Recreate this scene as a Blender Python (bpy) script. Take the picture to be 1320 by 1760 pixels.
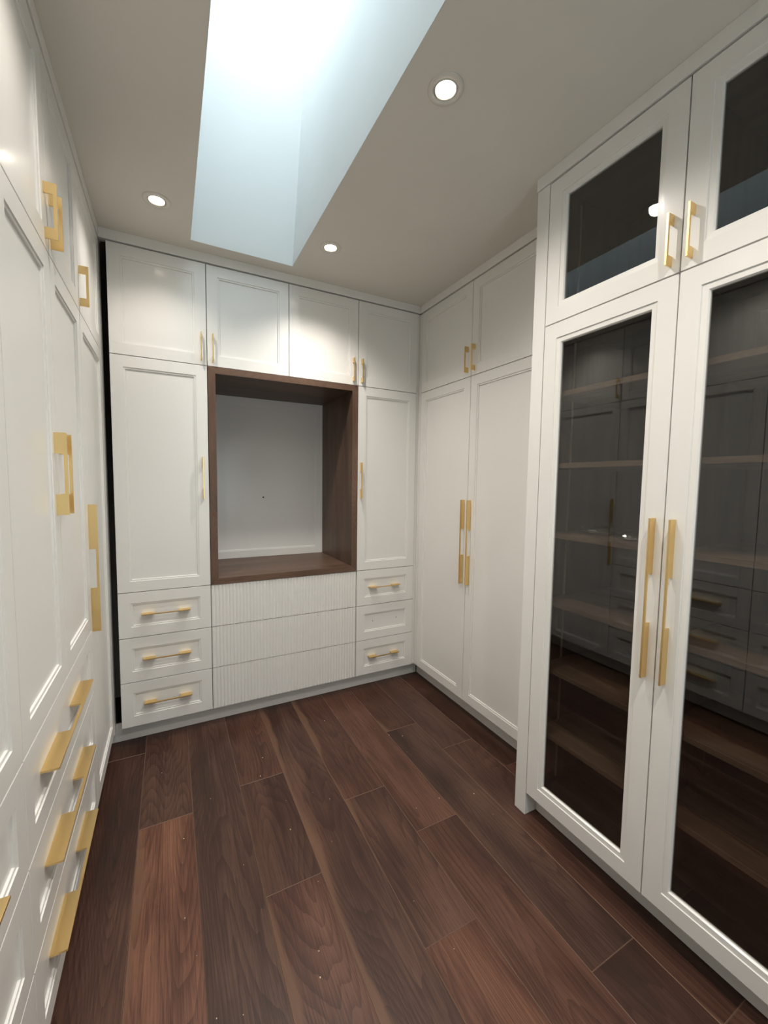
import bpy, bmesh, math, random
from mathutils import Vector, Matrix

for o in list(bpy.data.objects):
    bpy.data.objects.remove(o, do_unlink=True)
scene = bpy.context.scene
COL = scene.collection
random.seed(7)

# ------------------------------------------------------------------ camera
cam_data = bpy.data.cameras.new('camera')
cam = bpy.data.objects.new('camera', cam_data)
COL.objects.link(cam)
R_ = Vector((0.8864905, -0.46254626, 0.01362183))
U_ = Vector((0.021404, 0.07039157, 0.99728978))
F_ = Vector((0.46225152, 0.88379635, -0.0723018))
M = Matrix(((R_.x, U_.x, -F_.x, 0.0), (R_.y, U_.y, -F_.y, 0.0),
            (R_.z, U_.z, -F_.z, 1.45982), (0, 0, 0, 1)))
cam.matrix_world = M
cam_data.sensor_fit = 'HORIZONTAL'
cam_data.sensor_width = 36.0
cam_data.lens = 702.962 / 1320.0 * 36.0
cam_data.clip_start = 0.02
scene.camera = cam

# ------------------------------------------------------------------ light
SKY_STRENGTH = 5.8
LENS_STRENGTH = 40.0
LAMP_WATTS_RIGHT = 47.0
LAMP_WATTS_LEFT = 19.0
world = bpy.data.worlds.new('overcast_sky')
scene.world = world
world.use_nodes = True
wn = world.node_tree
wn.nodes.clear()
wb = wn.nodes.new('ShaderNodeBackground')
wb.inputs['Color'].default_value = (0.80, 0.93, 1.0, 1)
wb.inputs['Strength'].default_value = SKY_STRENGTH
wo = wn.nodes.new('ShaderNodeOutputWorld')
wn.links.new(wb.outputs[0], wo.inputs[0])
scene.view_settings.view_transform = 'Standard'
scene.view_settings.look = 'None'
scene.view_settings.gamma = 1.0
scene.view_settings.use_curve_mapping = False
scene.view_settings.exposure = 0.1
scene.cycles.max_bounces = 12
scene.cycles.diffuse_bounces = 6
scene.cycles.transparent_max_bounces = 16
scene.cycles.sample_clamp_indirect = 6.0

# portal over the skylight opening, only helps the sampling of the sky
pl = bpy.data.lights.new('skylight_portal', 'AREA')
pl.shape = 'RECTANGLE'
pl.size, pl.size_y = 0.62, 2.15
pl.cycles.is_portal = True
po = bpy.data.objects.new('skylight_portal', pl)
po.location = (0.43, 1.37, 4.03)
COL.objects.link(po)
# portal of the added fill window in the wall behind the camera
pl2 = bpy.data.lights.new('fill_window_portal', 'AREA')
pl2.shape = 'RECTANGLE'
pl2.size, pl2.size_y = 0.8, 1.1
pl2.cycles.is_portal = True
po2 = bpy.data.objects.new('fill_window_portal', pl2)
po2.location = (0.75, -1.40, 1.45)
po2.rotation_euler = (math.radians(90), 0, 0)
COL.objects.link(po2)

# ------------------------------------------------------------------ dims
H = 2.70
XL, XR, XG, YB = -0.2924, 1.5976, 1.3611, 2.5347
ZB, ZD, ZS, ZT = 0.103, 0.851, 2.096, 2.645     # door bottom, drawer/door split, row split, top
DZ = (0.103, 0.353, 0.601, 0.851)
G = 0.0019                                       # half a joint between fronts
WX0, WX1, WY0, WY1 = -0.90, 2.20, -1.30, 3.16    # room shell

# ------------------------------------------------------------------ materials
def new_mat(name):
    m = bpy.data.materials.new(name)
    m.use_nodes = True
    nt = m.node_tree
    nt.nodes.clear()
    out = nt.nodes.new('ShaderNodeOutputMaterial')
    b = nt.nodes.new('ShaderNodeBsdfPrincipled')
    nt.links.new(b.outputs[0], out.inputs[0])
    return m, nt, b

def nd(nt, t, **kw):
    n = nt.nodes.new(t)
    for k, v in kw.items():
        if k in n.inputs.keys() if hasattr(n.inputs, 'keys') else False:
            n.inputs[k].default_value = v
        else:
            setattr(n, k, v)
    return n

def mathn(nt, op, a, b=None):
    n = nt.nodes.new('ShaderNodeMath')
    n.operation = op
    for i, v in enumerate((a, b)):
        if v is None:
            continue
        if isinstance(v, (int, float)):
            n.inputs[i].default_value = v
        else:
            nt.links.new(v, n.inputs[i])
    return n.outputs[0]

def paint(name, col, rough, bump=0.05, bscale=350.0, spec=0.5, coat=0.0):
    m, nt, b = new_mat(name)
    tc = nt.nodes.new('ShaderNodeTexCoord')
    n = nd(nt, 'ShaderNodeTexNoise')
    n.inputs['Scale'].default_value = bscale
    n.inputs['Detail'].default_value = 2.0
    nt.links.new(tc.outputs['Object'], n.inputs['Vector'])
    bp = nd(nt, 'ShaderNodeBump')
    bp.inputs['Strength'].default_value = bump
    bp.inputs['Distance'].default_value = 0.001
    nt.links.new(n.outputs['Fac'], bp.inputs['Height'])
    nt.links.new(bp.outputs[0], b.inputs['Normal'])
    n2 = nd(nt, 'ShaderNodeTexNoise')
    n2.inputs['Scale'].default_value = 3.0
    nt.links.new(tc.outputs['Object'], n2.inputs['Vector'])
    rp = nd(nt, 'ShaderNodeValToRGB')
    rp.color_ramp.elements[0].position = 0.3
    rp.color_ramp.elements[1].position = 0.7
    rp.color_ramp.elements[0].color = (col[0] * .975, col[1] * .975, col[2] * .97, 1)
    rp.color_ramp.elements[1].color = (*col, 1)
    nt.links.new(n2.outputs['Fac'], rp.inputs[0])
    nt.links.new(rp.outputs[0], b.inputs['Base Color'])
    b.inputs['Roughness'].default_value = rough
    b.inputs['Specular IOR Level'].default_value = spec
    if coat:
        b.inputs['Coat Weight'].default_value = coat
        b.inputs['Coat Roughness'].default_value = 0.15
    return m

CAB = paint('cabinet_satin_paint', (0.74, 0.727, 0.697), 0.38, 0.06, 500.0, 0.5, 0.22)
CEIL = paint('ceiling_flat_paint', (0.68, 0.655, 0.595), 0.85, 0.10, 260.0, 0.2)
SHAFT = paint('shaft_paint', (0.635, 0.645, 0.64), 0.7, 0.08, 260.0, 0.3)
WALL = paint('wall_paint', (0.62, 0.61, 0.58), 0.8, 0.08, 260.0, 0.3)
BOX_SHADE = paint('cabinet_box_gap_shade', (0.07, 0.067, 0.062), 0.8)  # cabinet boxes painted near black so gaps between fronts look shaded
RAW = paint('raw_board', (0.05, 0.045, 0.04), 0.9)

def wood(name, axis, cols, rough=0.45, scale=1.0, contrast=1.0, per_object=True, planks=False):
    """Walnut: contour lines of a stretched noise make cathedral figure; fine fibres and pores on top."""
    m, nt, b = new_mat(name)
    L = nt.links
    tc = nt.nodes.new('ShaderNodeTexCoord')
    oi = nt.nodes.new('ShaderNodeObjectInfo')
    add = nd(nt, 'ShaderNodeVectorMath')
    add.operation = 'ADD'
    mul = nd(nt, 'ShaderNodeVectorMath')
    mul.operation = 'SCALE'
    cmb = nd(nt, 'ShaderNodeCombineXYZ')
    r = oi.outputs['Random']
    L.new(mathn(nt, 'MULTIPLY', r, 37.0), cmb.inputs[0])
    L.new(mathn(nt, 'MULTIPLY', r, 91.0), cmb.inputs[1])
    L.new(mathn(nt, 'MULTIPLY', r, 53.0), cmb.inputs[2])
    L.new(tc.outputs['Object'], add.inputs[0])
    L.new(cmb.outputs[0], add.inputs[1])

    def mapped(across, along):
        mp = nd(nt, 'ShaderNodeMapping')
        s = [across * scale] * 3
        s[axis] = along * scale
        mp.inputs['Scale'].default_value = s
        L.new(add.outputs[0], mp.inputs['Vector'])
        return mp.outputs[0]

    def noise(vec, sc, det=2.0, dist=0.0, rg=0.5):
        n = nd(nt, 'ShaderNodeTexNoise')
        n.inputs['Scale'].default_value = sc
        n.inputs['Detail'].default_value = det
        n.inputs['Distortion'].default_value = dist
        n.inputs['Roughness'].default_value = rg
        L.new(vec, n.inputs['Vector'])
        return n.outputs['Fac']

    fig = noise(mapped(4.6, 0.55), 1.0, 1.5, 0.25, 0.4)
    wob = noise(mapped(30.0, 4.0), 1.0, 2.0)
    figw = mathn(nt, 'ADD', fig, mathn(nt, 'MULTIPLY', wob, 0.018))
    cyc = mathn(nt, 'MULTIPLY', figw, 44.0)
    fr = mathn(nt, 'FRACT', cyc)
    ring = mathn(nt, 'POWER', fr, 2.2)                      # slow rise to a dark line, sharp fall
    fib = noise(mapped(260.0, 5.0), 1.0, 2.0, 0.0, 0.6)
    pore = noise(mapped(700.0, 22.0), 1.0, 1.0)
    broad = noise(mapped(6.5, 0.8), 1.0, 3.0, 0.6)
    smoky = noise(mapped(2.5, 1.3), 1.0, 3.0, 1.0)
    v = mathn(nt, 'MULTIPLY', broad, 0.75)
    v = mathn(nt, 'ADD', v, mathn(nt, 'MULTIPLY', smoky, 0.55))
    v = mathn(nt, 'SUBTRACT', v, mathn(nt, 'MULTIPLY', ring, 0.15 * contrast))
    v = mathn(nt, 'ADD', v, mathn(nt, 'MULTIPLY', mathn(nt, 'SUBTRACT', fib, 0.5), 0.50 * contrast))
    pm = mathn(nt, 'GREATER_THAN', pore, 0.63)
    v = mathn(nt, 'SUBTRACT', v, mathn(nt, 'MULTIPLY', pm, 0.10 * contrast))
    rp = nd(nt, 'ShaderNodeValToRGB')
    e = rp.color_ramp.elements
    e[0].position, e[0].color = 0.28, (*cols[0], 1)
    e[1].position, e[1].color = 0.85, (*cols[2], 1)
    k = e.new(0.55)
    k.color = (*cols[1], 1)
    L.new(v, rp.inputs[0])
    colout = rp.outputs[0]
    if planks:
        # each plank carries its own tone, and may have a pale sapwood stripe along one edge
        at = nd(nt, 'ShaderNodeAttribute')
        at.attribute_type = 'OBJECT'
        at.attribute_name = 'tone'
        mx = nd(nt, 'ShaderNodeMix')
        mx.data_type = 'RGBA'
        mx.blend_type = 'MULTIPLY'
        mx.inputs[0].default_value = 1.0
        L.new(colout, mx.inputs[6])
        L.new(at.outputs['Color'], mx.inputs[7])
        colout = mx.outputs[2]
        sp = nd(nt, 'ShaderNodeSeparateXYZ')
        L.new(tc.outputs['Object'], sp.inputs[0])
        wv = noise(mapped(1.0, 1.6), 1.0, 2.0)
        wv = mathn(nt, 'MULTIPLY', mathn(nt, 'SUBTRACT', wv, 0.42), 0.16)
        for prop, sgn in (('sap_left', 1.0), ('sap_right', -1.0)):
            a2 = nd(nt, 'ShaderNodeAttribute')
            a2.attribute_type = 'OBJECT'
            a2.attribute_name = prop
            d = mathn(nt, 'ADD', mathn(nt, 'MULTIPLY', sp.outputs[0], sgn), 0.103)
            d = mathn(nt, 'ADD', d, wv)
            f = mathn(nt, 'DIVIDE', mathn(nt, 'SUBTRACT', a2.outputs['Fac'], d), 0.022)
            f = mathn(nt, 'MINIMUM', mathn(nt, 'MAXIMUM', f, 0.0), 0.62)
            f = mathn(nt, 'MULTIPLY', f, mathn(nt, 'GREATER_THAN', a2.outputs['Fac'], 0.001))
            m2 = nd(nt, 'ShaderNodeMix')
            m2.data_type = 'RGBA'
            L.new(f, m2.inputs[0])
            L.new(colout, m2.inputs[6])
            m2.inputs[7].default_value = (0.145, 0.074, 0.042, 1)
            colout = m2.outputs[2]
    L.new(colout, b.inputs['Base Color'])
    bp = nd(nt, 'ShaderNodeBump')
    bp.inputs['Strength'].default_value = 0.18
    bp.inputs['Distance'].default_value = 0.0006
    L.new(mathn(nt, 'SUBTRACT', fib, mathn(nt, 'MULTIPLY', pm, 0.5)), bp.inputs['Height'])
    L.new(bp.outputs[0], b.inputs['Normal'])
    rr = mathn(nt, 'ADD', mathn(nt, 'MULTIPLY', smoky, 0.18), rough - 0.09)
    L.new(rr, b.inputs['Roughness'])
    b.inputs['Specular IOR Level'].default_value = 0.33
    return m

FLOORC = ((0.022, 0.0094, 0.0058), (0.056, 0.0235, 0.0145), (0.128, 0.062, 0.040))
NICHEC = ((0.050, 0.028, 0.018), (0.098, 0.056, 0.037), (0.165, 0.100, 0.068))
CARC = ((0.045, 0.027, 0.017), (0.095, 0.058, 0.038), (0.160, 0.104, 0.070))
FLOOR_M = wood('walnut_floor', 1, FLOORC, 0.42, planks=True)
EDGE = paint('plank_edge_glint', (0.17, 0.10, 0.068), 0.5)  # bevels paler than the planks: light caught along the seams, painted in
NICHE = [wood('walnut_trim_%s' % 'xyz'[a], a, NICHEC, 0.42, 1.6, 0.8) for a in range(3)]
SHELFC = ((0.085, 0.058, 0.040), (0.175, 0.122, 0.086), (0.290, 0.210, 0.150))
SHELF_M = wood('walnut_shelf', 1, SHELFC, 0.5, 2.2, 0.8)
CARW = [wood('walnut_board_%s' % 'xyz'[a], a, CARC, 0.5, 2.2, 0.8) for a in range(3)]

def brass():
    m, nt, b = new_mat('brushed_brass')
    tc = nt.nodes.new('ShaderNodeTexCoord')
    n = nd(nt, 'ShaderNodeTexNoise')
    n.inputs['Scale'].default_value = 900.0
    n.inputs['Detail'].default_value = 2.0
    nt.links.new(tc.outputs['Object'], n.inputs['Vector'])
    bp = nd(nt, 'ShaderNodeBump')
    bp.inputs['Strength'].default_value = 0.08
    bp.inputs['Distance'].default_value = 0.0004
    nt.links.new(n.outputs['Fac'], bp.inputs['Height'])
    nt.links.new(bp.outputs[0], b.inputs['Normal'])
    b.inputs['Base Color'].default_value = (0.84, 0.62, 0.29, 1)
    b.inputs['Metallic'].default_value = 1.0
    b.inputs['Roughness'].default_value = 0.34
    return m
BRASS = brass()

def glass(name, tint, ior=1.5, rough=0.0):
    m = bpy.data.materials.new(name)
    m.use_nodes = True
    nt = m.node_tree
    nt.nodes.clear()
    out = nt.nodes.new('ShaderNodeOutputMaterial')
    mix = nt.nodes.new('ShaderNodeMixShader')
    tr = nt.nodes.new('ShaderNodeBsdfTransparent')
    tr.inputs[0].default_value = (*tint, 1)
    gl = nt.nodes.new('ShaderNodeBsdfGlossy')
    gl.inputs['Roughness'].default_value = rough
    fr = nt.nodes.new('ShaderNodeFresnel')
    fr.inputs['IOR'].default_value = ior
    ge = nt.nodes.new('ShaderNodeNewGeometry')
    front = mathn(nt, 'SUBTRACT', 1.0, ge.outputs['Backfacing'])
    fac = mathn(nt, 'MULTIPLY', mathn(nt, 'MULTIPLY', fr.outputs[0], 2.6), front)
    nt.links.new(mathn(nt, 'MINIMUM', fac, 1.0), mix.inputs[0])
    nt.links.new(tr.outputs[0], mix.inputs[1])
    nt.links.new(gl.outputs[0], mix.inputs[2])
    nt.links.new(mix.outputs[0], out.inputs[0])
    return m
PANE = glass('smoked_glass', (0.745, 0.73, 0.705))
CLEAR = glass('skylight_glass', (0.97, 0.98, 0.98), 1.2)
FILM = glass('plastic_film', (0.86, 0.90, 0.93), 2.8, 0.15)

def emissive(name, col, st):
    m, nt, b = new_mat(name)
    b.inputs['Base Color'].default_value = (0.8, 0.8, 0.8, 1)
    b.inputs['Emission Color'].default_value = (*col, 1)
    b.inputs['Emission Strength'].default_value = st
    return m
LENS = emissive('lit_lens', (1.0, 0.88, 0.72), LENS_STRENGTH)
TRIMRING = paint('downlight_enamel', (0.66, 0.635, 0.58), 0.5)
STEEL, _nt, _b = new_mat('zinc_steel')
_b.inputs['Base Color'].default_value = (0.75, 0.77, 0.8, 1)
_b.inputs['Metallic'].default_value = 1.0
_b.inputs['Roughness'].default_value = 0.25
CHANNEL = paint('light_channel_plastic', (0.50, 0.42, 0.34), 0.5)
DARK = paint('screw_hole', (0.02, 0.018, 0.016), 0.8)
CRUMB = paint('wood_crumbs', (0.62, 0.48, 0.33), 0.9)

# ------------------------------------------------------------------ mesh helpers
def link_bm(name, bm, mat, parent=None, smooth=False, origin=None):
    """bmesh holds world coordinates; the origin goes to the centre of its box."""
    bmesh.ops.recalc_face_normals(bm, faces=bm.faces[:])
    xs = [v.co.copy() for v in bm.verts]
    if origin is None:
        lo = Vector([min(c[i] for c in xs) for i in range(3)])
        hi = Vector([max(c[i] for c in xs) for i in range(3)])
        origin = (lo + hi) / 2
    origin = Vector(origin)
    for v in bm.verts:
        v.co -= origin
    me = bpy.data.meshes.new(name)
    bm.to_mesh(me)
    bm.free()
    me.materials.append(mat)
    if smooth:
        for p in me.polygons:
            p.use_smooth = True
    o = bpy.data.objects.new(name, me)
    COL.objects.link(o)
    if parent is not None:
        o.parent = parent
        base = Vector((0, 0, 0))
        q = parent
        while q is not None:
            base += q.location
            q = q.parent
        o.location = origin - base
    else:
        o.location = origin
    return o

def box_into(bm, a, b, bev=0.0):
    lo = [min(a[i], b[i]) for i in range(3)]
    hi = [max(a[i], b[i]) for i in range(3)]
    vs = [bm.verts.new((x, y, z)) for x in (lo[0], hi[0]) for y in (lo[1], hi[1]) for z in (lo[2], hi[2])]
    fs = []
    for f in ((0, 1, 3, 2), (4, 6, 7, 5), (0, 4, 5, 1), (2, 3, 7, 6), (0, 2, 6, 4), (1, 5, 7, 3)):
        fs.append(bm.faces.new([vs[i] for i in f]))
    if bev:
        es = list({e for f in fs for e in f.edges})
        bmesh.ops.bevel(bm, geom=es, offset=bev, segments=1, affect='EDGES')

def box(name, a, b, mat, parent=None, bev=0.0012):
    bm = bmesh.new()
    box_into(bm, a, b, bev)
    return link_bm(name, bm, mat, parent)

def thing(name, loc, label, cat, group=None):
    o = bpy.data.objects.new(name, None)
    o.empty_display_size = 0.05
    COL.objects.link(o)
    o.location = loc
    o['label'] = label
    o['category'] = cat
    if group:
        o['group'] = group
    return o

def tag(o, label, cat, group=None):
    o['label'] = label
    o['category'] = cat
    if group:
        o['group'] = group
    return o

def struct(o):
    o['kind'] = 'structure'
    return o

class Face:
    """A run of cabinet fronts: u runs along it, n points into the room, z is up."""
    def __init__(self, ax, plane, sgn):
        self.ax, self.plane, self.sgn = ax, plane, sgn      # ax: axis of n
    def P(self, u, n, z):
        if self.ax == 0:
            return Vector((self.plane + self.sgn * n, u, z))
        return Vector((u, self.plane + self.sgn * n, z))

LEFT = Face(0, XL, 1)
RIGHT = Face(0, XR, -1)
GLAZ = Face(0, XG, -1)
BACK = Face(1, YB, -1)

def rect_ring(bm, F, u0, u1, z0, z1, n):
    return [bm.verts.new(F.P(u, n, z)) for u, z in ((u0, z0), (u1, z0), (u1, z1), (u0, z1))]

def bridge(bm, a, b):
    for i in range(4):
        j = (i + 1) % 4
        bm.faces.new((a[i], a[j], b[j], b[i]))

PROFILE = ((0.0, -0.0006), (0.0006, 0.0), (0.0575, 0.0), (0.0586, -0.0035), (0.0755, -0.0042), (0.0785, -0.0092))

PROFILE_SOLID = ((0.0, -0.0006), (0.0006, 0.0), (0.0575, 0.0), (0.0584, -0.0034), (0.0666, -0.0038), (0.0678, -0.0088))

def front_panel(name, F, u0, u1, z0, z1, parent, mat=None, glazed=False, thick=0.020, inset=1.0, n_off=0.0):
    """Shaker front with the stepped moulding; the glazed one is open in the middle."""
    bm = bmesh.new()
    u0 += G; u1 -= G; z0 += G; z1 -= G
    back = rect_ring(bm, F, u0, u1, z0, z1, -thick + n_off)
    prev = back
    for ins, n in (PROFILE if glazed else PROFILE_SOLID):
        k = ins * inset
        ring = rect_ring(bm, F, u0 + k, u1 - k, z0 + k, z1 - k, n + n_off)
        bridge(bm, prev, ring)
        prev = ring
    if glazed:
        k = PROFILE[-1][0] * inset
        rb = rect_ring(bm, F, u0 + k, u1 - k, z0 + k, z1 - k, -thick + n_off)
        bridge(bm, prev, rb)
        bridge(bm, rb, back)
    else:
        bm.faces.new(prev)
        bm.faces.new(back[::-1])
    return link_bm(name, bm, mat or CAB, parent)

def handle(F, u, z, length, leg, vertical, parent, base=0.0):
    """Flat bar pull: two long feet joined by a thin bar, all one brass piece."""
    w, bar, out = 0.0029, 0.0085, 0.030
    h = length / 2
    prof = [(-h, base), (-h, out), (h, out), (h, base), (h - leg, base), (h - leg, out - bar),
            (-h + leg, out - bar), (-h + leg, base)]
    bm = bmesh.new()
    loops = []
    for s in (-w, w):
        vs = []
        for t, n in prof:
            vs.append(bm.verts.new(F.P(u + s, n, z + t) if vertical else F.P(u + t, n, z + s)))
        loops.append(vs)
    N = len(prof)
    quads = ((0, 1, 6, 7), (1, 2, 5, 6), (2, 3, 4, 5))
    for q in quads:
        bm.faces.new([loops[0][i] for i in q])
        bm.faces.new([loops[1][i] for i in q][::-1])
    for i in range(N):
        j = (i + 1) % N
        bm.faces.new((loops[0][i], loops[0][j], loops[1][j], loops[1][i]))
    bmesh.ops.recalc_face_normals(bm, faces=bm.faces[:])
    es = [e for e in bm.edges if len(e.link_faces) == 2 and e.calc_face_angle(0) > 0.5]
    bmesh.ops.bevel(bm, geom=es, offset=0.0005, segments=2, affect='EDGES')
    return link_bm('handle', bm, BRASS, parent)

def door(F, u0, u1, z0, z1, parent, hu=None, hz=None, hl=0.15, leg=0.03, glazed=False):
    d = front_panel('door', F, u0, u1, z0, z1, parent, glazed=glazed)
    if glazed:
        k = 0.0785
        a = F.P(u0 + k - 0.006, -0.0125, z0 + k - 0.006)
        b = F.P(u1 - k + 0.006, -0.0165, z1 - k + 0.006)
        k2 = G + k - 0.0002
        a = F.P(u0 + k2, -0.0125, z0 + k2)
        b = F.P(u1 - k2, -0.0165, z1 - k2)
        p = box('pane', a, b, PANE, d, 0)
    if hu is not None:
        handle(F, hu, hz, hl, leg, True, d)
    return d

def drawer(F, u0, u1, z0, z1, parent, hc=None, hl=0.236, leg=0.06):
    d = front_panel('drawer', F, u0, u1, z0, z1, parent)
    if hc is not None:
        handle(F, hc, (z0 + z1) / 2 + 0.003, hl, leg, False, d, -0.0092)
    return d

def carcass(F, u0, u1, z0, z1, depth, parent, front=-0.0225, mat=None):
    return box('carcass', F.P(u0 + .0005, front, z0), F.P(u1 - .0005, -depth, z1), mat or BOX_SHADE, parent, 0.001)

# ------------------------------------------------------------------ room shell
T = 0.08
struct(box('wall_left', (WX0 - T, WY0 - T, -.06), (WX0, WY1 + T, H), WALL, bev=0))
struct(box('wall_right', (WX1, WY0 - T, -.06), (WX1 + T, WY1 + T, H), WALL, bev=0))
struct(box('wall_back', (WX0, WY1, -.06), (WX1, WY1 + T, H), WALL, bev=0))
bm = bmesh.new()                                            # wall behind the camera, with an opening for the added fill window
VX0, VX1, VZ0, VZ1 = 0.35, 1.15, 0.9, 2.0
for a, b in (((WX0, -.06), (WX1, VZ0)), ((WX0, VZ1), (WX1, H)), ((WX0, VZ0), (VX0, VZ1)), ((VX1, VZ0), (WX1, VZ1))):
    box_into(bm, (a[0], WY0 - T, a[1]), (b[0], WY0, b[1]))
struct(link_bm('wall_front', bm, WALL))

LAMPS = [(0.798, 1.145), (0.783, 2.152), (-0.026, 2.178), (-0.026, 1.150), (0.798, 0.140), (-0.026, 0.140)]  # last three are unseen, added to brighten the room
SX0, SX1, SY0, SY1, SZ = 0.121, 0.655, 0.30, 2.437, 4.01
SX1T = 0.742

def make_ceiling():
    bm = bmesh.new()
    def loop(pts):
        vs = [bm.verts.new((x, y, H)) for x, y in pts]
        return [bm.edges.new((vs[i], vs[(i + 1) % len(vs)])) for i in range(len(vs))]
    es = loop(((WX0 - T, WY0 - T), (WX1 + T, WY0 - T), (WX1 + T, WY1 + T), (WX0 - T, WY1 + T)))
    k = 0.002
    es += loop(((SX0 - k, SY0 - k), (SX1 + k, SY0 - k), (SX1 + k, SY1 + k), (SX0 - k, SY1 + k)))
    for lx, ly in LAMPS:
        es += loop([(lx + 0.046 * math.cos(a * math.pi / 16), ly + 0.046 * math.sin(a * math.pi / 16)) for a in range(32)])
    bmesh.ops.triangle_fill(bm, use_beauty=True, edges=es)
    r = bmesh.ops.extrude_face_region(bm, geom=bm.faces[:])
    for v in r['geom']:
        if isinstance(v, bmesh.types.BMVert):
            v.co.z += 0.012
    return struct(link_bm('ceiling', bm, CEIL))
ceiling = make_ceiling()

def shaft_wall(p):
    """p: inner four corners; the slab grows outwards by 3 cm."""
    bm = bmesh.new()
    c = Vector(((SX0 + SX1) / 2, (SY0 + SY1) / 2, 3.3))
    P = [Vector(q) for q in p]
    n = (P[1] - P[0]).cross(P[3] - P[0]).normalized()
    if n.dot(P[0] - c) < 0:
        n = -n
    a = [bm.verts.new(q) for q in P]
    b = [bm.verts.new(q + n * 0.03) for q in P]
    bm.faces.new(a)
    bm.faces.new(b)
    bridge(bm, a, b)
    for v in b:
        v.co.z = max(v.co.z, H + 0.013)
    return link_bm('shaft_wall', bm, SHAFT, ceiling)
Z0 = H
shaft_wall(((SX0, SY1, Z0), (SX1, SY1, Z0), (SX1T, SY1, SZ), (SX0, SY1, SZ)))
shaft_wall(((SX0, SY0, Z0), (SX1, SY0, Z0), (SX1T, SY0, SZ), (SX0, SY0, SZ)))
shaft_wall(((SX0, SY0, Z0), (SX0, SY1, Z0), (SX0, SY1, SZ), (SX0, SY0, SZ)))
shaft_wall(((SX1, SY0, Z0), (SX1, SY1, Z0), (SX1T, SY1, SZ), (SX1T, SY0, SZ)))

win = bpy.data.objects.new('window_1', None)
COL.objects.link(win)
win.location = ((SX0 + SX1T) / 2, (SY0 + SY1) / 2, SZ + 0.02)
struct(win)
bm = bmesh.new()
for a, b in (((SX0 - .07, SY0 - .07), (SX0 - .001, SY1 + .07)), ((SX1T + .001, SY0 - .07), (SX1T + .07, SY1 + .07)),
             ((SX0 - .001, SY0 - .07), (SX1T + .001, SY0 - .001)), ((SX0 - .001, SY1 + .001), (SX1T + .001, SY1 + .07))):
    box_into(bm, (*a, SZ), (*b, SZ + 0.03))
link_bm('frame', bm, CAB, win)
box('pane', (SX0 - .0005, SY0 - .0005, SZ + .004), (SX1T + .0005, SY1 + .0005, SZ + .010), CLEAR, win, 0)

fill_win = bpy.data.objects.new('added_fill_window', None)  # unseen window, added to bring in fill daylight
COL.objects.link(fill_win)
fill_win.location = ((VX0 + VX1) / 2, WY0, VZ0)
struct(fill_win)
bm = bmesh.new()
for a, b in (((VX0, VZ0), (VX0 + .05, VZ1)), ((VX1 - .05, VZ0), (VX1, VZ1)), ((VX0 + .05, VZ0), (VX1 - .05, VZ0 + .05)),
             ((VX0 + .05, VZ1 - .05), (VX1 - .05, VZ1)), ((.73, VZ0 + .05), (.77, VZ1 - .05))):
    box_into(bm, (a[0], WY0 - .06, a[1]), (b[0], WY0 - .01, b[1]))
link_bm('frame', bm, CAB, fill_win)
for a, b in ((VX0 + .05, .73), (.77, VX1 - .05)):
    box('pane', (a, WY0 - .04, VZ0 + .05), (b, WY0 - .034, VZ1 - .05), CLEAR, fill_win, 0)

# recessed downlights
def lathe_into(bm, prof, cx, cy, cz, seg=40):
    rings = []
    for r, z in prof:
        if r < 1e-6:
            rings.append([bm.verts.new((cx, cy, cz + z))])
        else:
            rings.append([bm.verts.new((cx + r * math.cos(2 * math.pi * k / seg), cy + r * math.sin(2 * math.pi * k / seg), cz + z)) for k in range(seg)])
    for a, b in zip(rings, rings[1:]):
        for k in range(seg):
            j = (k + 1) % seg
            if len(a) == 1:
                bm.faces.new((a[0], b[j], b[k]))
            elif len(b) == 1:
                bm.faces.new((a[k], a[j], b[0]))
            else:
                bm.faces.new((a[k], a[j], b[j], b[k]))

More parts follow.
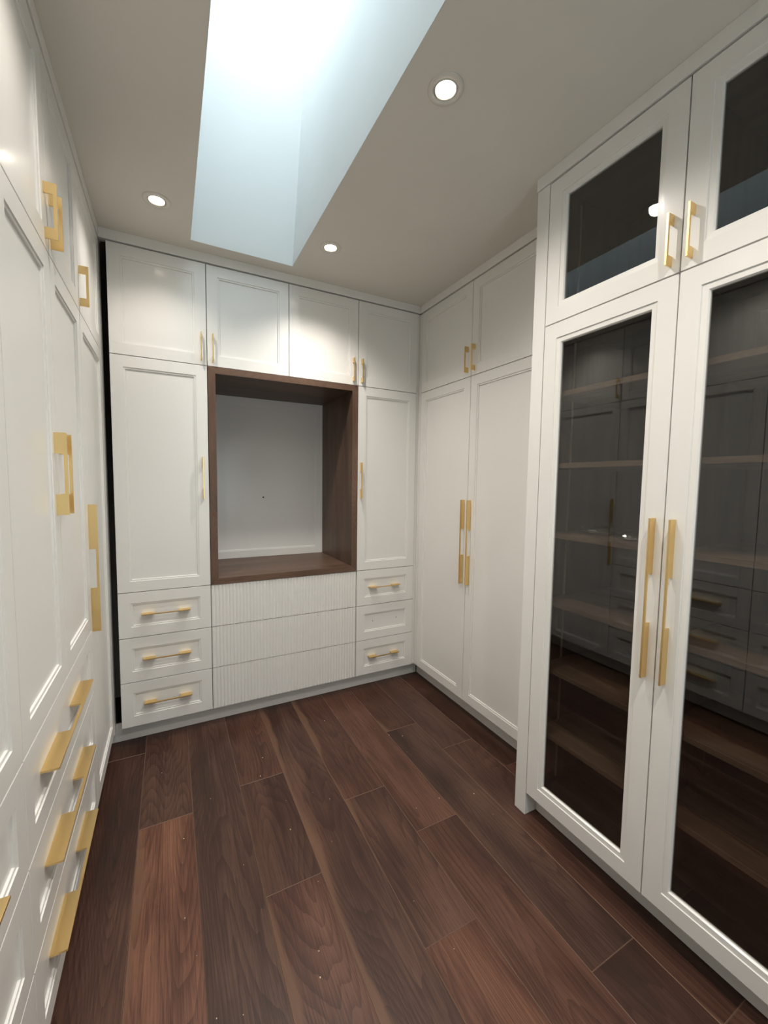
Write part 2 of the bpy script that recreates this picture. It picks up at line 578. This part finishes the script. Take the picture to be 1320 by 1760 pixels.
LAMP_LABELS = ['largest round recessed downlight, right of the skylight and nearest the camera',
               'small round recessed downlight right of the skylight near the back cabinets',
               'round recessed downlight left of the skylight near the left cabinets',
               'round recessed downlight added for fill, out of view above the left cabinets',
               'round recessed downlight added for fill behind the camera, glazed-cabinet side',
               'round recessed downlight added for fill behind the camera, left-cabinet side']
for (lx, ly), lab in zip(LAMPS, LAMP_LABELS):
    t = thing('ceiling_downlight', (lx, ly, H), lab, 'ceiling light')
    bm = bmesh.new()
    lathe_into(bm, ((0.0375, 0.020), (0.0375, -0.0035), (0.0555, -0.0040), (0.0570, -0.0010), (0.0570, 0.0), (0.0440, 0.0), (0.0440, 0.020)), lx, ly, H)
    link_bm('trim_ring', bm, TRIMRING, t, True)
    bm = bmesh.new()
    lathe_into(bm, ((0.0360, 0.020), (0.0360, -0.0030), (0.0330, -0.0038), (0.0305, 0.0090), (0.0305, 0.020)), lx, ly, H)
    link_bm('gimbal', bm, TRIMRING, t, True)
    bm = bmesh.new()
    lathe_into(bm, ((0.0, 0.0050), (0.018, 0.0055), (0.0300, 0.0085), (0.0300, 0.012), (0.0, 0.012)), lx, ly, H)
    link_bm('lens', bm, LENS, t, True)
    bm = bmesh.new()
    lathe_into(bm, ((0.0, 0.075), (0.044, 0.070), (0.045, 0.012), (0.0445, 0.010), (0.037, 0.0205), (0.0, 0.0205)), lx, ly, H)
    link_bm('housing', bm, STEEL, t, True)
    ld = bpy.data.lights.new('downlight_beam', 'SPOT')
    ld.energy = (LAMP_WATTS_RIGHT if lx > 0.4 else LAMP_WATTS_LEFT) * (1.45 if ly < 1 else 1.0)
    ld.color = (1.0, 0.935, 0.855)
    ld.spot_size = math.radians(145 if ly < 2 else 126)
    ld.spot_blend = 1.0 if ly < 2 else 0.9
    ld.shadow_soft_size = 0.028
    lo = bpy.data.objects.new('downlight_beam', ld)
    COL.objects.link(lo)
    lo.location = (lx, ly, H - 0.006)

# ------------------------------------------------------------------ floor of single planks
floor = struct(box('floor', (WX0, WY0, -0.06), (WX1, WY1, -0.0105), RAW, bev=0))
PW = 0.2065
TONES = {'dark': (0.58, 0.56, 0.56), 'mid': (0.86, 0.86, 0.88), 'red': (0.86, 0.79, 0.76), 'light': (1.50, 1.36, 1.26),
         'grey': (0.82, 0.88, 0.92), 'warm': (1.04, 0.98, 0.96), 'deep': (0.66, 0.62, 0.62)}
# strip: list of (far end y, tone, sapwood left, sapwood right), from the back wall towards the camera
STR = {
    -1: [(2.64, 'dark', 0, 0), (2.43, 'deep', 0, 0), (0.60, 'mid', 0, 0)],
    0: [(2.64, 'mid', 0, 0), (1.885, 'light', 0.03, 0), (0.10, 'mid', 0, 0)],
    1: [(2.64, 'grey', 0, 0), (0.75, 'mid', 0, 0)],
    2: [(2.64, 'red', 0, 0), (1.957, 'deep', 0, 0), (1.366, 'warm', 0.036, 0), (0.2, 'mid', 0, 0)],
    3: [(2.64, 'mid', 0.026, 0), (0.60, 'dark', 0, 0)],
    4: [(2.64, 'warm', 0.03, 0), (1.650, 'mid', 0.03, 0), (0.978, 'light', 0, 0), (-0.2, 'mid', 0, 0)],
    5: [(2.64, 'warm', 0, 0), (1.358, 'red', 0, 0), (0.05, 'mid', 0, 0)],
    6: [(2.64, 'red', 0.022, 0), (2.022, 'grey', 0, 0), (0.70, 'deep', 0, 0)],
    7: [(2.64, 'grey', 0, 0), (1.75, 'mid', 0.02, 0), (0.457, 'deep', 0, 0)],
    8: [(2.64, 'dark', 0.02, 0), (1.490, 'red', 0, 0), (0.3, 'mid', 0, 0)],
}
def plank(x0, x1, y0, y1, tone, sl, sr):
    bm = bmesh.new()
    g, c = 0.0003, 0.0012
    x0 += g; x1 -= g; y0 += g; y1 -= g
    lo = [bm.verts.new((x, y, -0.0104)) for x, y in ((x0, y0), (x1, y0), (x1, y1), (x0, y1))]
    md = [bm.verts.new((x, y, -c)) for x, y in ((x0, y0), (x1, y0), (x1, y1), (x0, y1))]
    tp = [bm.verts.new((x, y, 0.0)) for x, y in ((x0 + c, y0 + c), (x1 - c, y0 + c), (x1 - c, y1 - c), (x0 + c, y1 - c))]
    bridge(bm, lo, md)
    for i in range(4):
        j = (i + 1) % 4
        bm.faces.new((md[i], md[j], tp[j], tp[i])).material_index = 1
    bm.faces.new(tp)
    bm.faces.new(lo[::-1])
    o = link_bm('plank', bm, FLOOR_M, floor)
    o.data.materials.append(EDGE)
    j = random.uniform(0.94, 1.06)
    o['tone'] = [tone[0] * j, tone[1] * j, tone[2] * j]
    o['sap_left'] = float(sl)
    o['sap_right'] = float(sr)
for k in range(-4, 12):
    x0 = max(-0.147 + PW * k, WX0 + 0.001)
    x1 = min(-0.147 + PW * (k + 1), WX1 - 0.001)
    if x1 - x0 < 0.02:
        continue
    rows = STR.get(k) or [(2.64, 'mid', 0, 0), (2.64 - random.uniform(.5, 1.4), 'deep', 0, 0), (0.4, 'mid', 0, 0)]
    rows = rows + [(-9, None, 0, 0)]
    for (ya, tn, sl, sr), nxt in zip(rows, rows[1:]):
        yb = max(nxt[0], WY0 + 0.001)
        plank(x0, x1, yb, ya, TONES[tn], sl, sr)
# sub-floor strip under the back cabinets
struct(box('trim_8', (WX0, 2.641, -0.0104), (WX1, WY1, -0.001), RAW, bev=0))

# ------------------------------------------------------------------ trims of the built-ins
CR = 0.0035
struct(box('trim_1', (XL, YB - CR, ZT + 0.006), (XR, YB + 0.04, H), CAB))                 # crown over back
struct(box('trim_2', (XL + CR, 0.222, ZT + 0.006), (XL - 0.04, 2.60, H), CAB))             # crown over left
struct(box('trim_3', (XR - CR, 1.282, ZT + 0.006), (XR + 0.04, YB - CR - .001, H), CAB))    # crown over right
struct(box('trim_4', (XG - CR, -0.272, ZT + 0.006), (XG + 0.04, 1.282, H), CAB))            # crown over glazed
struct(box('trim_5', (-0.62, 2.600, 0.0), (1.655, 2.616, ZB - 0.001), CAB))                   # toe kick back
struct(box('trim_6', (1.660, 1.282, 0.0), (1.676, 2.599, ZB - 0.001), CAB))                    # toe kick right
struct(box('trim_7', (1.428, -0.27, 0.0), (1.444, 1.2175, ZB - 0.001), CAB))                    # toe kick glazed
struct(box('trim_9', (-0.362, 0.246, 0.0), (-0.378, 2.60, ZB - 0.001), CAB))                   # toe kick left
struct(box('trim_10', (XL, 2.5235, ZB - 0.02), (XL - 0.02, 2.600, ZT), CAB))                     # filler left run
struct(box('trim_11', (XR + 0.001, 2.5125, ZB), (XR + 0.02, YB - 0.001 + 0.04, ZT), CAB))      # filler right run, corner
struct(box('trim_12', (1.5775, YB + 0.006, ZB), (XR - 0.0005, YB + 0.03, ZT), CAB))              # scribe at right corner

struct(box('trim_15', (XL, 0.224, 0.0), (WX0 + .001, 0.2455, ZT + 0.004), CAB))                 # near end of the left run

# ------------------------------------------------------------------ left run
def cab(name, F, u0, u1, z0, label, cat='cabinet', depth=0.58, group=None):
    p = F.P((u0 + u1) / 2, -depth / 2, z0)
    return thing(name, p, label, cat, group)

SH, SHL = 0.150, 0.030       # short pulls: length, foot
MH, MHL = 0.238, 0.060       # medium pulls
LH, LHL = 0.518, 0.180       # long pulls
ZSH = 2.197                  # height of short pulls
LB = (0.247, 0.673, 1.0985, 1.5235, 1.9655, 2.5225)

t = cab('tall_cabinet', LEFT, LB[0], LB[2], ZB, 'white left-hand tall cabinet nearest the camera, cut off by the left edge of the photo')
carcass(LEFT, LB[0], LB[2], ZB, ZS - .001, .58, t)
door(LEFT, LB[0], LB[1], ZD, ZS, t, LB[1] - .035, 1.471, MH, MHL)
door(LEFT, LB[1], LB[2], ZD, ZS, t, LB[1] + .035, 1.471, MH, MHL)
for a, b in zip(DZ, DZ[1:]):
    drawer(LEFT, LB[0], LB[2], a, b, t, 0.628, LH, LHL)
t = cab('tall_cabinet', LEFT, LB[2], LB[4], ZB, 'white left-hand tall cabinet with two doors over three wide drawers with long brass pulls')
carcass(LEFT, LB[2], LB[4], ZB, ZS - .001, .58, t)
door(LEFT, LB[2], LB[3], ZD, ZS, t, 1.486, 1.471, MH, MHL)
door(LEFT, LB[3], LB[4], ZD, ZS, t, 1.551, 1.471, MH, MHL)
for i, (a, b) in enumerate(zip(DZ, DZ[1:])):
    drawer(LEFT, LB[2], LB[4], a, b, t, 1.504, LH, LHL)
t = cab('wardrobe', LEFT, LB[4], LB[5] + .07, ZB, 'white left-hand wardrobe with one full-height door and long brass pull beside the dark corner gap', 'wardrobe')
carcass(LEFT, LB[4], LB[5] + .07, ZB, ZS - .001, .58, t)
door(LEFT, LB[4], LB[5], ZB, ZS, t, 1.986, 1.097, LH, LHL)

t = cab('upper_cabinet', LEFT, LB[0], LB[2], ZS, 'white upper cabinet on the left wall nearest the camera, mostly outside the photo')
carcass(LEFT, LB[0], LB[2], ZS, ZT + .004, .58, t)
door(LEFT, LB[0], LB[1], ZS, ZT, t, LB[1] - .035, ZSH, SH, SHL)
door(LEFT, LB[1], LB[2], ZS, ZT, t, LB[1] + .035, ZSH, SH, SHL)
t = cab('upper_cabinet', LEFT, LB[2], LB[4], ZS, 'white upper cabinet on the left wall with two overlapping brass pulls')
carcass(LEFT, LB[2], LB[4], ZS, ZT + .004, .58, t)
door(LEFT, LB[2], LB[3], ZS, ZT, t, 1.489, ZSH, SH, SHL)
door(LEFT, LB[3], LB[4], ZS, ZT, t, 1.551, ZSH, SH, SHL)
t = cab('upper_cabinet', LEFT, LB[4], LB[5] + .07, ZS, 'white single-door upper cabinet at the far end of the left wall beside the dark gap')
carcass(LEFT, LB[4], LB[5] + .07, ZS, ZT + .004, .58, t)
door(LEFT, LB[4], LB[5], ZS, ZT, t, 1.990, ZSH, SH, SHL)

# ------------------------------------------------------------------ back run
B = (-0.2611, 0.1984, 0.6593, 1.1199, 1.5760)
t = cab('upper_cabinet', BACK, B[0], B[2], ZS, 'white two-door upper cabinet on the back wall, left pair under the skylight')
carcass(BACK, B[0], B[2], ZS, ZT + .004, .58, t)
door(BACK, B[0], B[1], ZS, ZT, t, 0.168, ZSH - .003, SH, SHL)
door(BACK, B[1], B[2], ZS, ZT, t, 0.228, ZSH - .003, SH, SHL)
t = cab('upper_cabinet', BACK, B[2], B[4], ZS, 'white two-door upper cabinet on the back wall, right pair in the far corner')
carcass(BACK, B[2], B[4], ZS, ZT + .004, .58, t)
door(BACK, B[2], B[3], ZS, ZT, t, 1.082, ZSH - .003, SH, SHL)
door(BACK, B[3], B[4], ZS, ZT, t, 1.144, ZSH - .003, SH, SHL)

t = cab('tall_cabinet', BACK, B[0], B[1], ZB, 'white tall cabinet left of the walnut niche, one door over three drawers with pulls')
carcass(BACK, B[0], B[1], ZB, ZS - .001, .58, t)
door(BACK, B[0], B[1], ZD, ZS, t, 0.168, 1.471, MH, MHL)
for a, b in zip(DZ, DZ[1:]):
    drawer(BACK, B[0], B[1], a, b, t, -0.032, MH, MHL)
t = cab('tall_cabinet', BACK, B[3], B[4], ZB, 'white tall cabinet right of the walnut niche, whose middle drawer has no pull')
carcass(BACK, B[3], B[4], ZB, ZS - .001, .58, t)
door(BACK, B[3], B[4], ZD, ZS, t, 1.143, 1.471, MH, MHL)
for i, (a, b) in enumerate(zip(DZ, DZ[1:])):
    d = drawer(BACK, B[3], B[4], a, b, t, None if i == 1 else 1.334, MH, MHL)
    if i == 1:
        for hx in (1.252, 1.442):
            bm = bmesh.new()
            r = bmesh.ops.create_cone(bm, cap_ends=True, segments=14, radius1=.0032, radius2=.0032, depth=.0008)
            bmesh.ops.rotate(bm, verts=bm.verts[:], matrix=Matrix.Rotation(math.pi / 2, 3, 'X'))
            bmesh.ops.translate(bm, verts=bm.verts[:], vec=(hx, YB + .0090, .481))
            o = link_bm('screw_hole', bm, DARK, d)

# fluted drawers
def fluted(F, u0, u1, z0, z1, parent):
    bm = bmesh.new()
    u0 += G; u1 -= G; z0 += G; z1 -= G
    n_fl = 47
    p = (u1 - u0) / n_fl
    pts = [(u0, -0.020)]
    for i in range(n_fl):
        for s in range(6):
            a = s / 6.0
            pts.append((u0 + p * (i + a), -0.0045 + 0.0045 * abs(math.sin(math.pi * a)) ** 0.75))
    pts += [(u1, -0.0045), (u1, -0.020)]
    lo = [bm.verts.new(F.P(u, n, z0)) for u, n in pts]
    hi = [bm.verts.new(F.P(u, n, z1)) for u, n in pts]
    N = len(pts)
    for i in range(N):
        j = (i + 1) % N
        bm.faces.new((lo[i], lo[j], hi[j], hi[i]))
    bm.faces.new(lo)
    bm.faces.new(hi[::-1])
    return link_bm('drawer', bm, CAB, parent)
t = cab('drawer_cabinet', BACK, B[1], B[3], ZB, 'white chest of three vertically fluted drawers without pulls, under the walnut niche')
carcass(BACK, B[1], B[3], ZB, ZD - .001, .58, t)
for a, b in zip(DZ, DZ[1:]):
    fluted(BACK, B[1], B[3], a, b, t)

# walnut niche, mitred at the front
t = thing('display_niche', ((B[1] + B[3]) / 2, YB + .3, ZD), 'open walnut-framed niche with a white back panel in the middle of the back wall', 'niche')
def niche_side(name, quad, mat, along):
    """quad: outer a, outer b, inner b, inner a in (x, z); extruded in y."""
    bm = bmesh.new()
    y0, y1 = YB - 0.004, YB + 0.615
    f = [bm.verts.new((x, y0, z)) for x, z in quad]
    k = [bm.verts.new((x, y1, z)) for x, z in quad]
    bm.faces.new(f)
    bm.faces.new(k[::-1])
    bridge(bm, f, k)
    bmesh.ops.recalc_face_normals(bm, faces=bm.faces[:])
    bmesh.ops.bevel(bm, geom=bm.edges[:], offset=0.0006, segments=1, affect='EDGES')
    return link_bm(name, bm, mat, t)
ox0, ox1, oz0, oz1 = B[1] + .001, B[3] - .001, ZD + .001, ZS - .001
ix0, ix1, iz0, iz1 = 0.2395, 1.0790, 0.8895, 2.058
niche_side('top_panel', ((ox0, oz1), (ox1, oz1), (ix1, iz1), (ix0, iz1)), NICHE[0], 0)
niche_side('bottom_panel', ((ox0, oz0), (ox1, oz0), (ix1, iz0), (ix0, iz0)), NICHE[0], 0)
niche_side('side_panel', ((ox0, oz0), (ox0, oz1), (ix0, iz1), (ix0, iz0)), NICHE[2], 2)
niche_side('side_panel', ((ox1, oz0), (ox1, oz1), (ix1, iz1), (ix1, iz0)), NICHE[2], 2)
BP = Face(1, 3.130, -1)
bpn = front_panel('back_panel', BP, ix0 - .001, ix1 + .001, iz0 - .001, iz1 + .001, t, thick=0.018, inset=0.9)
bm = bmesh.new()
bmesh.ops.create_cone(bm, cap_ends=True, segments=14, radius1=.006, radius2=.006, depth=.002)
bmesh.ops.rotate(bm, verts=bm.verts[:], matrix=Matrix.Rotation(math.pi / 2, 3, 'X'))
bmesh.ops.translate(bm, verts=bm.verts[:], vec=(0.618, 3.1385, 1.336))
link_bm('cable_hole', bm, DARK, bpn)

# ------------------------------------------------------------------ right run
RB = (2.5093, 1.9640, 1.4285)
t = cab('wardrobe', RIGHT, RB[2], RB[0], ZB, 'white two-door wardrobe with paired long brass pulls, between back wall and glass cabinet', 'wardrobe')
carcass(RIGHT, RB[2], RB[0], ZB, ZS - .001, .58, t)
door(RIGHT, RB[1], RB[0], ZB, ZS, t, 1.993, 1.101, LH, LHL)
door(RIGHT, RB[2], RB[1], ZB, ZS, t, 1.933, 1.101, LH, LHL)
t = cab('upper_cabinet', RIGHT, RB[2], RB[0], ZS, 'white two-door upper cabinet on the right wall above the two-door wardrobe')
carcass(RIGHT, RB[2], RB[0], ZS, ZT + .004, .58, t)
door(RIGHT, RB[1], RB[0], ZS, ZT, t, 1.994, ZSH, SH, SHL)
door(RIGHT, RB[2], RB[1], ZS, ZT, t, 1.933, ZSH, SH, SHL)
struct(box('trim_13', (XR, 1.283, ZB), (XR + 0.02, RB[2] - .001, ZT), CAB))

# ------------------------------------------------------------------ glazed cabinets
ep = box('end_panel', (XG - 0.0005, 1.2190, 0.0), (2.02, 1.2790, ZT + 0.004), CAB, None, 0.0015)
tag(ep, 'tall white end panel reaching the floor at the left side of the glass-fronted cabinets', 'panel')
GB = (1.2175, 0.7200, 0.2230)
GD = 0.50
def glazed(z0, z1, name, label, shelves, door_kw):
    t = thing(name, GLAZ.P((GB[0] + GB[2]) / 2, -GD / 2, z0), label, 'display cabinet')
    b = 0.018
    f, r = -0.0225, -GD
    box('side_panel', GLAZ.P(GB[0] - .0005, f, z0), GLAZ.P(GB[0] - b, r, z1), CARW[2], t)
    box('side_panel', GLAZ.P(GB[2] + .0005, f, z0), GLAZ.P(GB[2] + b, r, z1), CARW[2], t)
    box('partition', GLAZ.P(GB[1] - b / 2, f, z0 + b), GLAZ.P(GB[1] + b / 2, r + .01, z1 - b), CARW[2], t)
    box('bottom_panel', GLAZ.P(GB[0] - b, f, z0), GLAZ.P(GB[2] + b, r, z0 + b), CARW[1], t)
    box('top_panel', GLAZ.P(GB[0] - b, f, z1 - b), GLAZ.P(GB[2] + b, r, z1), CARW[1], t)
    box('back_panel', GLAZ.P(GB[0] - b, r + .01, z0 + b), GLAZ.P(GB[2] + b, r, z1 - b), CARW[2], t)
    bays = ((GB[0] - b, GB[1] + b / 2), (GB[1] - b / 2, GB[2] + b))
    for i, (ua, ub) in enumerate(bays):
        for zs in shelves:
            box('shelf', GLAZ.P(ua - .0005, -0.030, zs - 0.020), GLAZ.P(ub + .0005, r + .011, zs), SHELF_M, t)
        # shallow lighting channel let into the panel on the far side of each bay
        box('light_channel', GLAZ.P(ua - .0002, -0.157, z0 + b + .02), GLAZ.P(ua - .0022, -0.170, z1 - b - .02), CHANNEL, t, 0.0004)
    door(GLAZ, GB[1], GB[0], z0, z1 - 0.0 + (0.0), t, glazed=True, **door_kw[0])
    door(GLAZ, GB[2], GB[1], z0, z1, t, glazed=True, **door_kw[1])
    return t
SHZ = (1.831, 1.546, 1.2615, 0.978, 0.695, 0.412)
glazed(ZB, ZS, 'glass_cabinet', 'tall white glass-fronted cabinet with walnut shelves on the right', SHZ,
       (dict(hu=0.748, hz=1.100, hl=LH, leg=LHL), dict(hu=0.689, hz=1.100, hl=LH, leg=LHL)))
glazed(ZS + .0005, ZT, 'upper_glass_cabinet', 'white upper cabinet with two smoked glass doors reflecting the skylight', (),
       (dict(hu=0.747, hz=ZSH, hl=SH, leg=SHL), dict(hu=0.690, hz=ZSH, hl=SH, leg=SHL)))
# plain white side beyond the glazed cabinets
ep2 = struct(box('trim_14', (XG, 0.2020, 0.0), (2.02, 0.2215, ZT + 0.004), CAB))

# ------------------------------------------------------------------ small things
def crumpled(cx, cy, z, lx, ly, h, label, seed, name='plastic_bag', cat='bag'):
    rnd = random.Random(seed)
    bm = bmesh.new()
    bmesh.ops.create_icosphere(bm, subdivisions=3, radius=1.0)
    fr = [(rnd.uniform(-1, 1), rnd.uniform(-1, 1), rnd.uniform(-1, 1), rnd.uniform(5, 14), rnd.uniform(0, 6)) for _ in range(12)]
    for v in bm.verts:
        c = v.co.copy()
        d = sum(abs(math.sin((c.x * a + c.y * b + c.z * e) * f + g)) for a, b, e, f, g in fr) / 12
        s = 0.72 + 0.5 * d
        v.co.x, v.co.y = c.x * s * lx / 2, c.y * s * ly / 2
        v.co.z = max(0.0, c.z * s * 0.5 + 0.5) * h * (1.25 - 0.6 * (c.x ** 2 + c.y ** 2)) 
    for v in bm.verts:
        v.co += Vector((cx, cy, z + 0.0006))
    o = link_bm(name, bm, FILM, None, False)
    tag(o, label, cat)
    return o
SZ3 = 1.2615
crumpled(1.462, 0.880, SZ3, 0.060, 0.105, 0.026, 'small clear plastic bag of screws on a shelf behind the left glass door', 3)
crumpled(1.53, 1.06, SZ3, 0.10, 0.15, 0.034, 'faint crumpled clear plastic bag lying empty, left of the bag of screws', 9)
for i in range(7):
    bm = bmesh.new()
    lathe_into(bm, ((0.0, 0.0), (0.0036, 0.0), (0.0034, 0.0016), (0.0015, 0.003), (0.0015, 0.020), (0.0, 0.024)), 0, 0, 0, 10)
    a = random.uniform(0, 6.28)
    bmesh.ops.rotate(bm, verts=bm.verts[:], matrix=Matrix.Rotation(a, 3, 'Z') @ Matrix.Rotation(math.pi / 2, 3, 'Y'))
    px = 1.462 + random.uniform(-.014, .014)
    py = 0.842 + i * 0.013
    bmesh.ops.translate(bm, verts=bm.verts[:], vec=(px - .01 * math.cos(a), py - .01 * math.sin(a), SZ3 + .0048 + (i % 2) * .004))
    tag(link_bm('screw', bm, STEEL, None, True), 'small zinc screw inside the clear bag on the glass cabinet shelf', 'screw', 'screws in the clear bag')

bm = bmesh.new()
for i in range(36):
    x, y = random.uniform(-0.1, 1.3), random.uniform(0.7, 2.3)
    s = random.uniform(0.0007, 0.0018)
    box_into(bm, (x - s, y - s * random.uniform(.5, 1.5), 0.0001), (x + s, y + s, 0.0001 + s))
o = link_bm('sawdust', bm, CRUMB)
o['kind'] = 'stuff'
tag(o, 'scattered crumbs of pale sawdust on the walnut floor', 'sawdust')
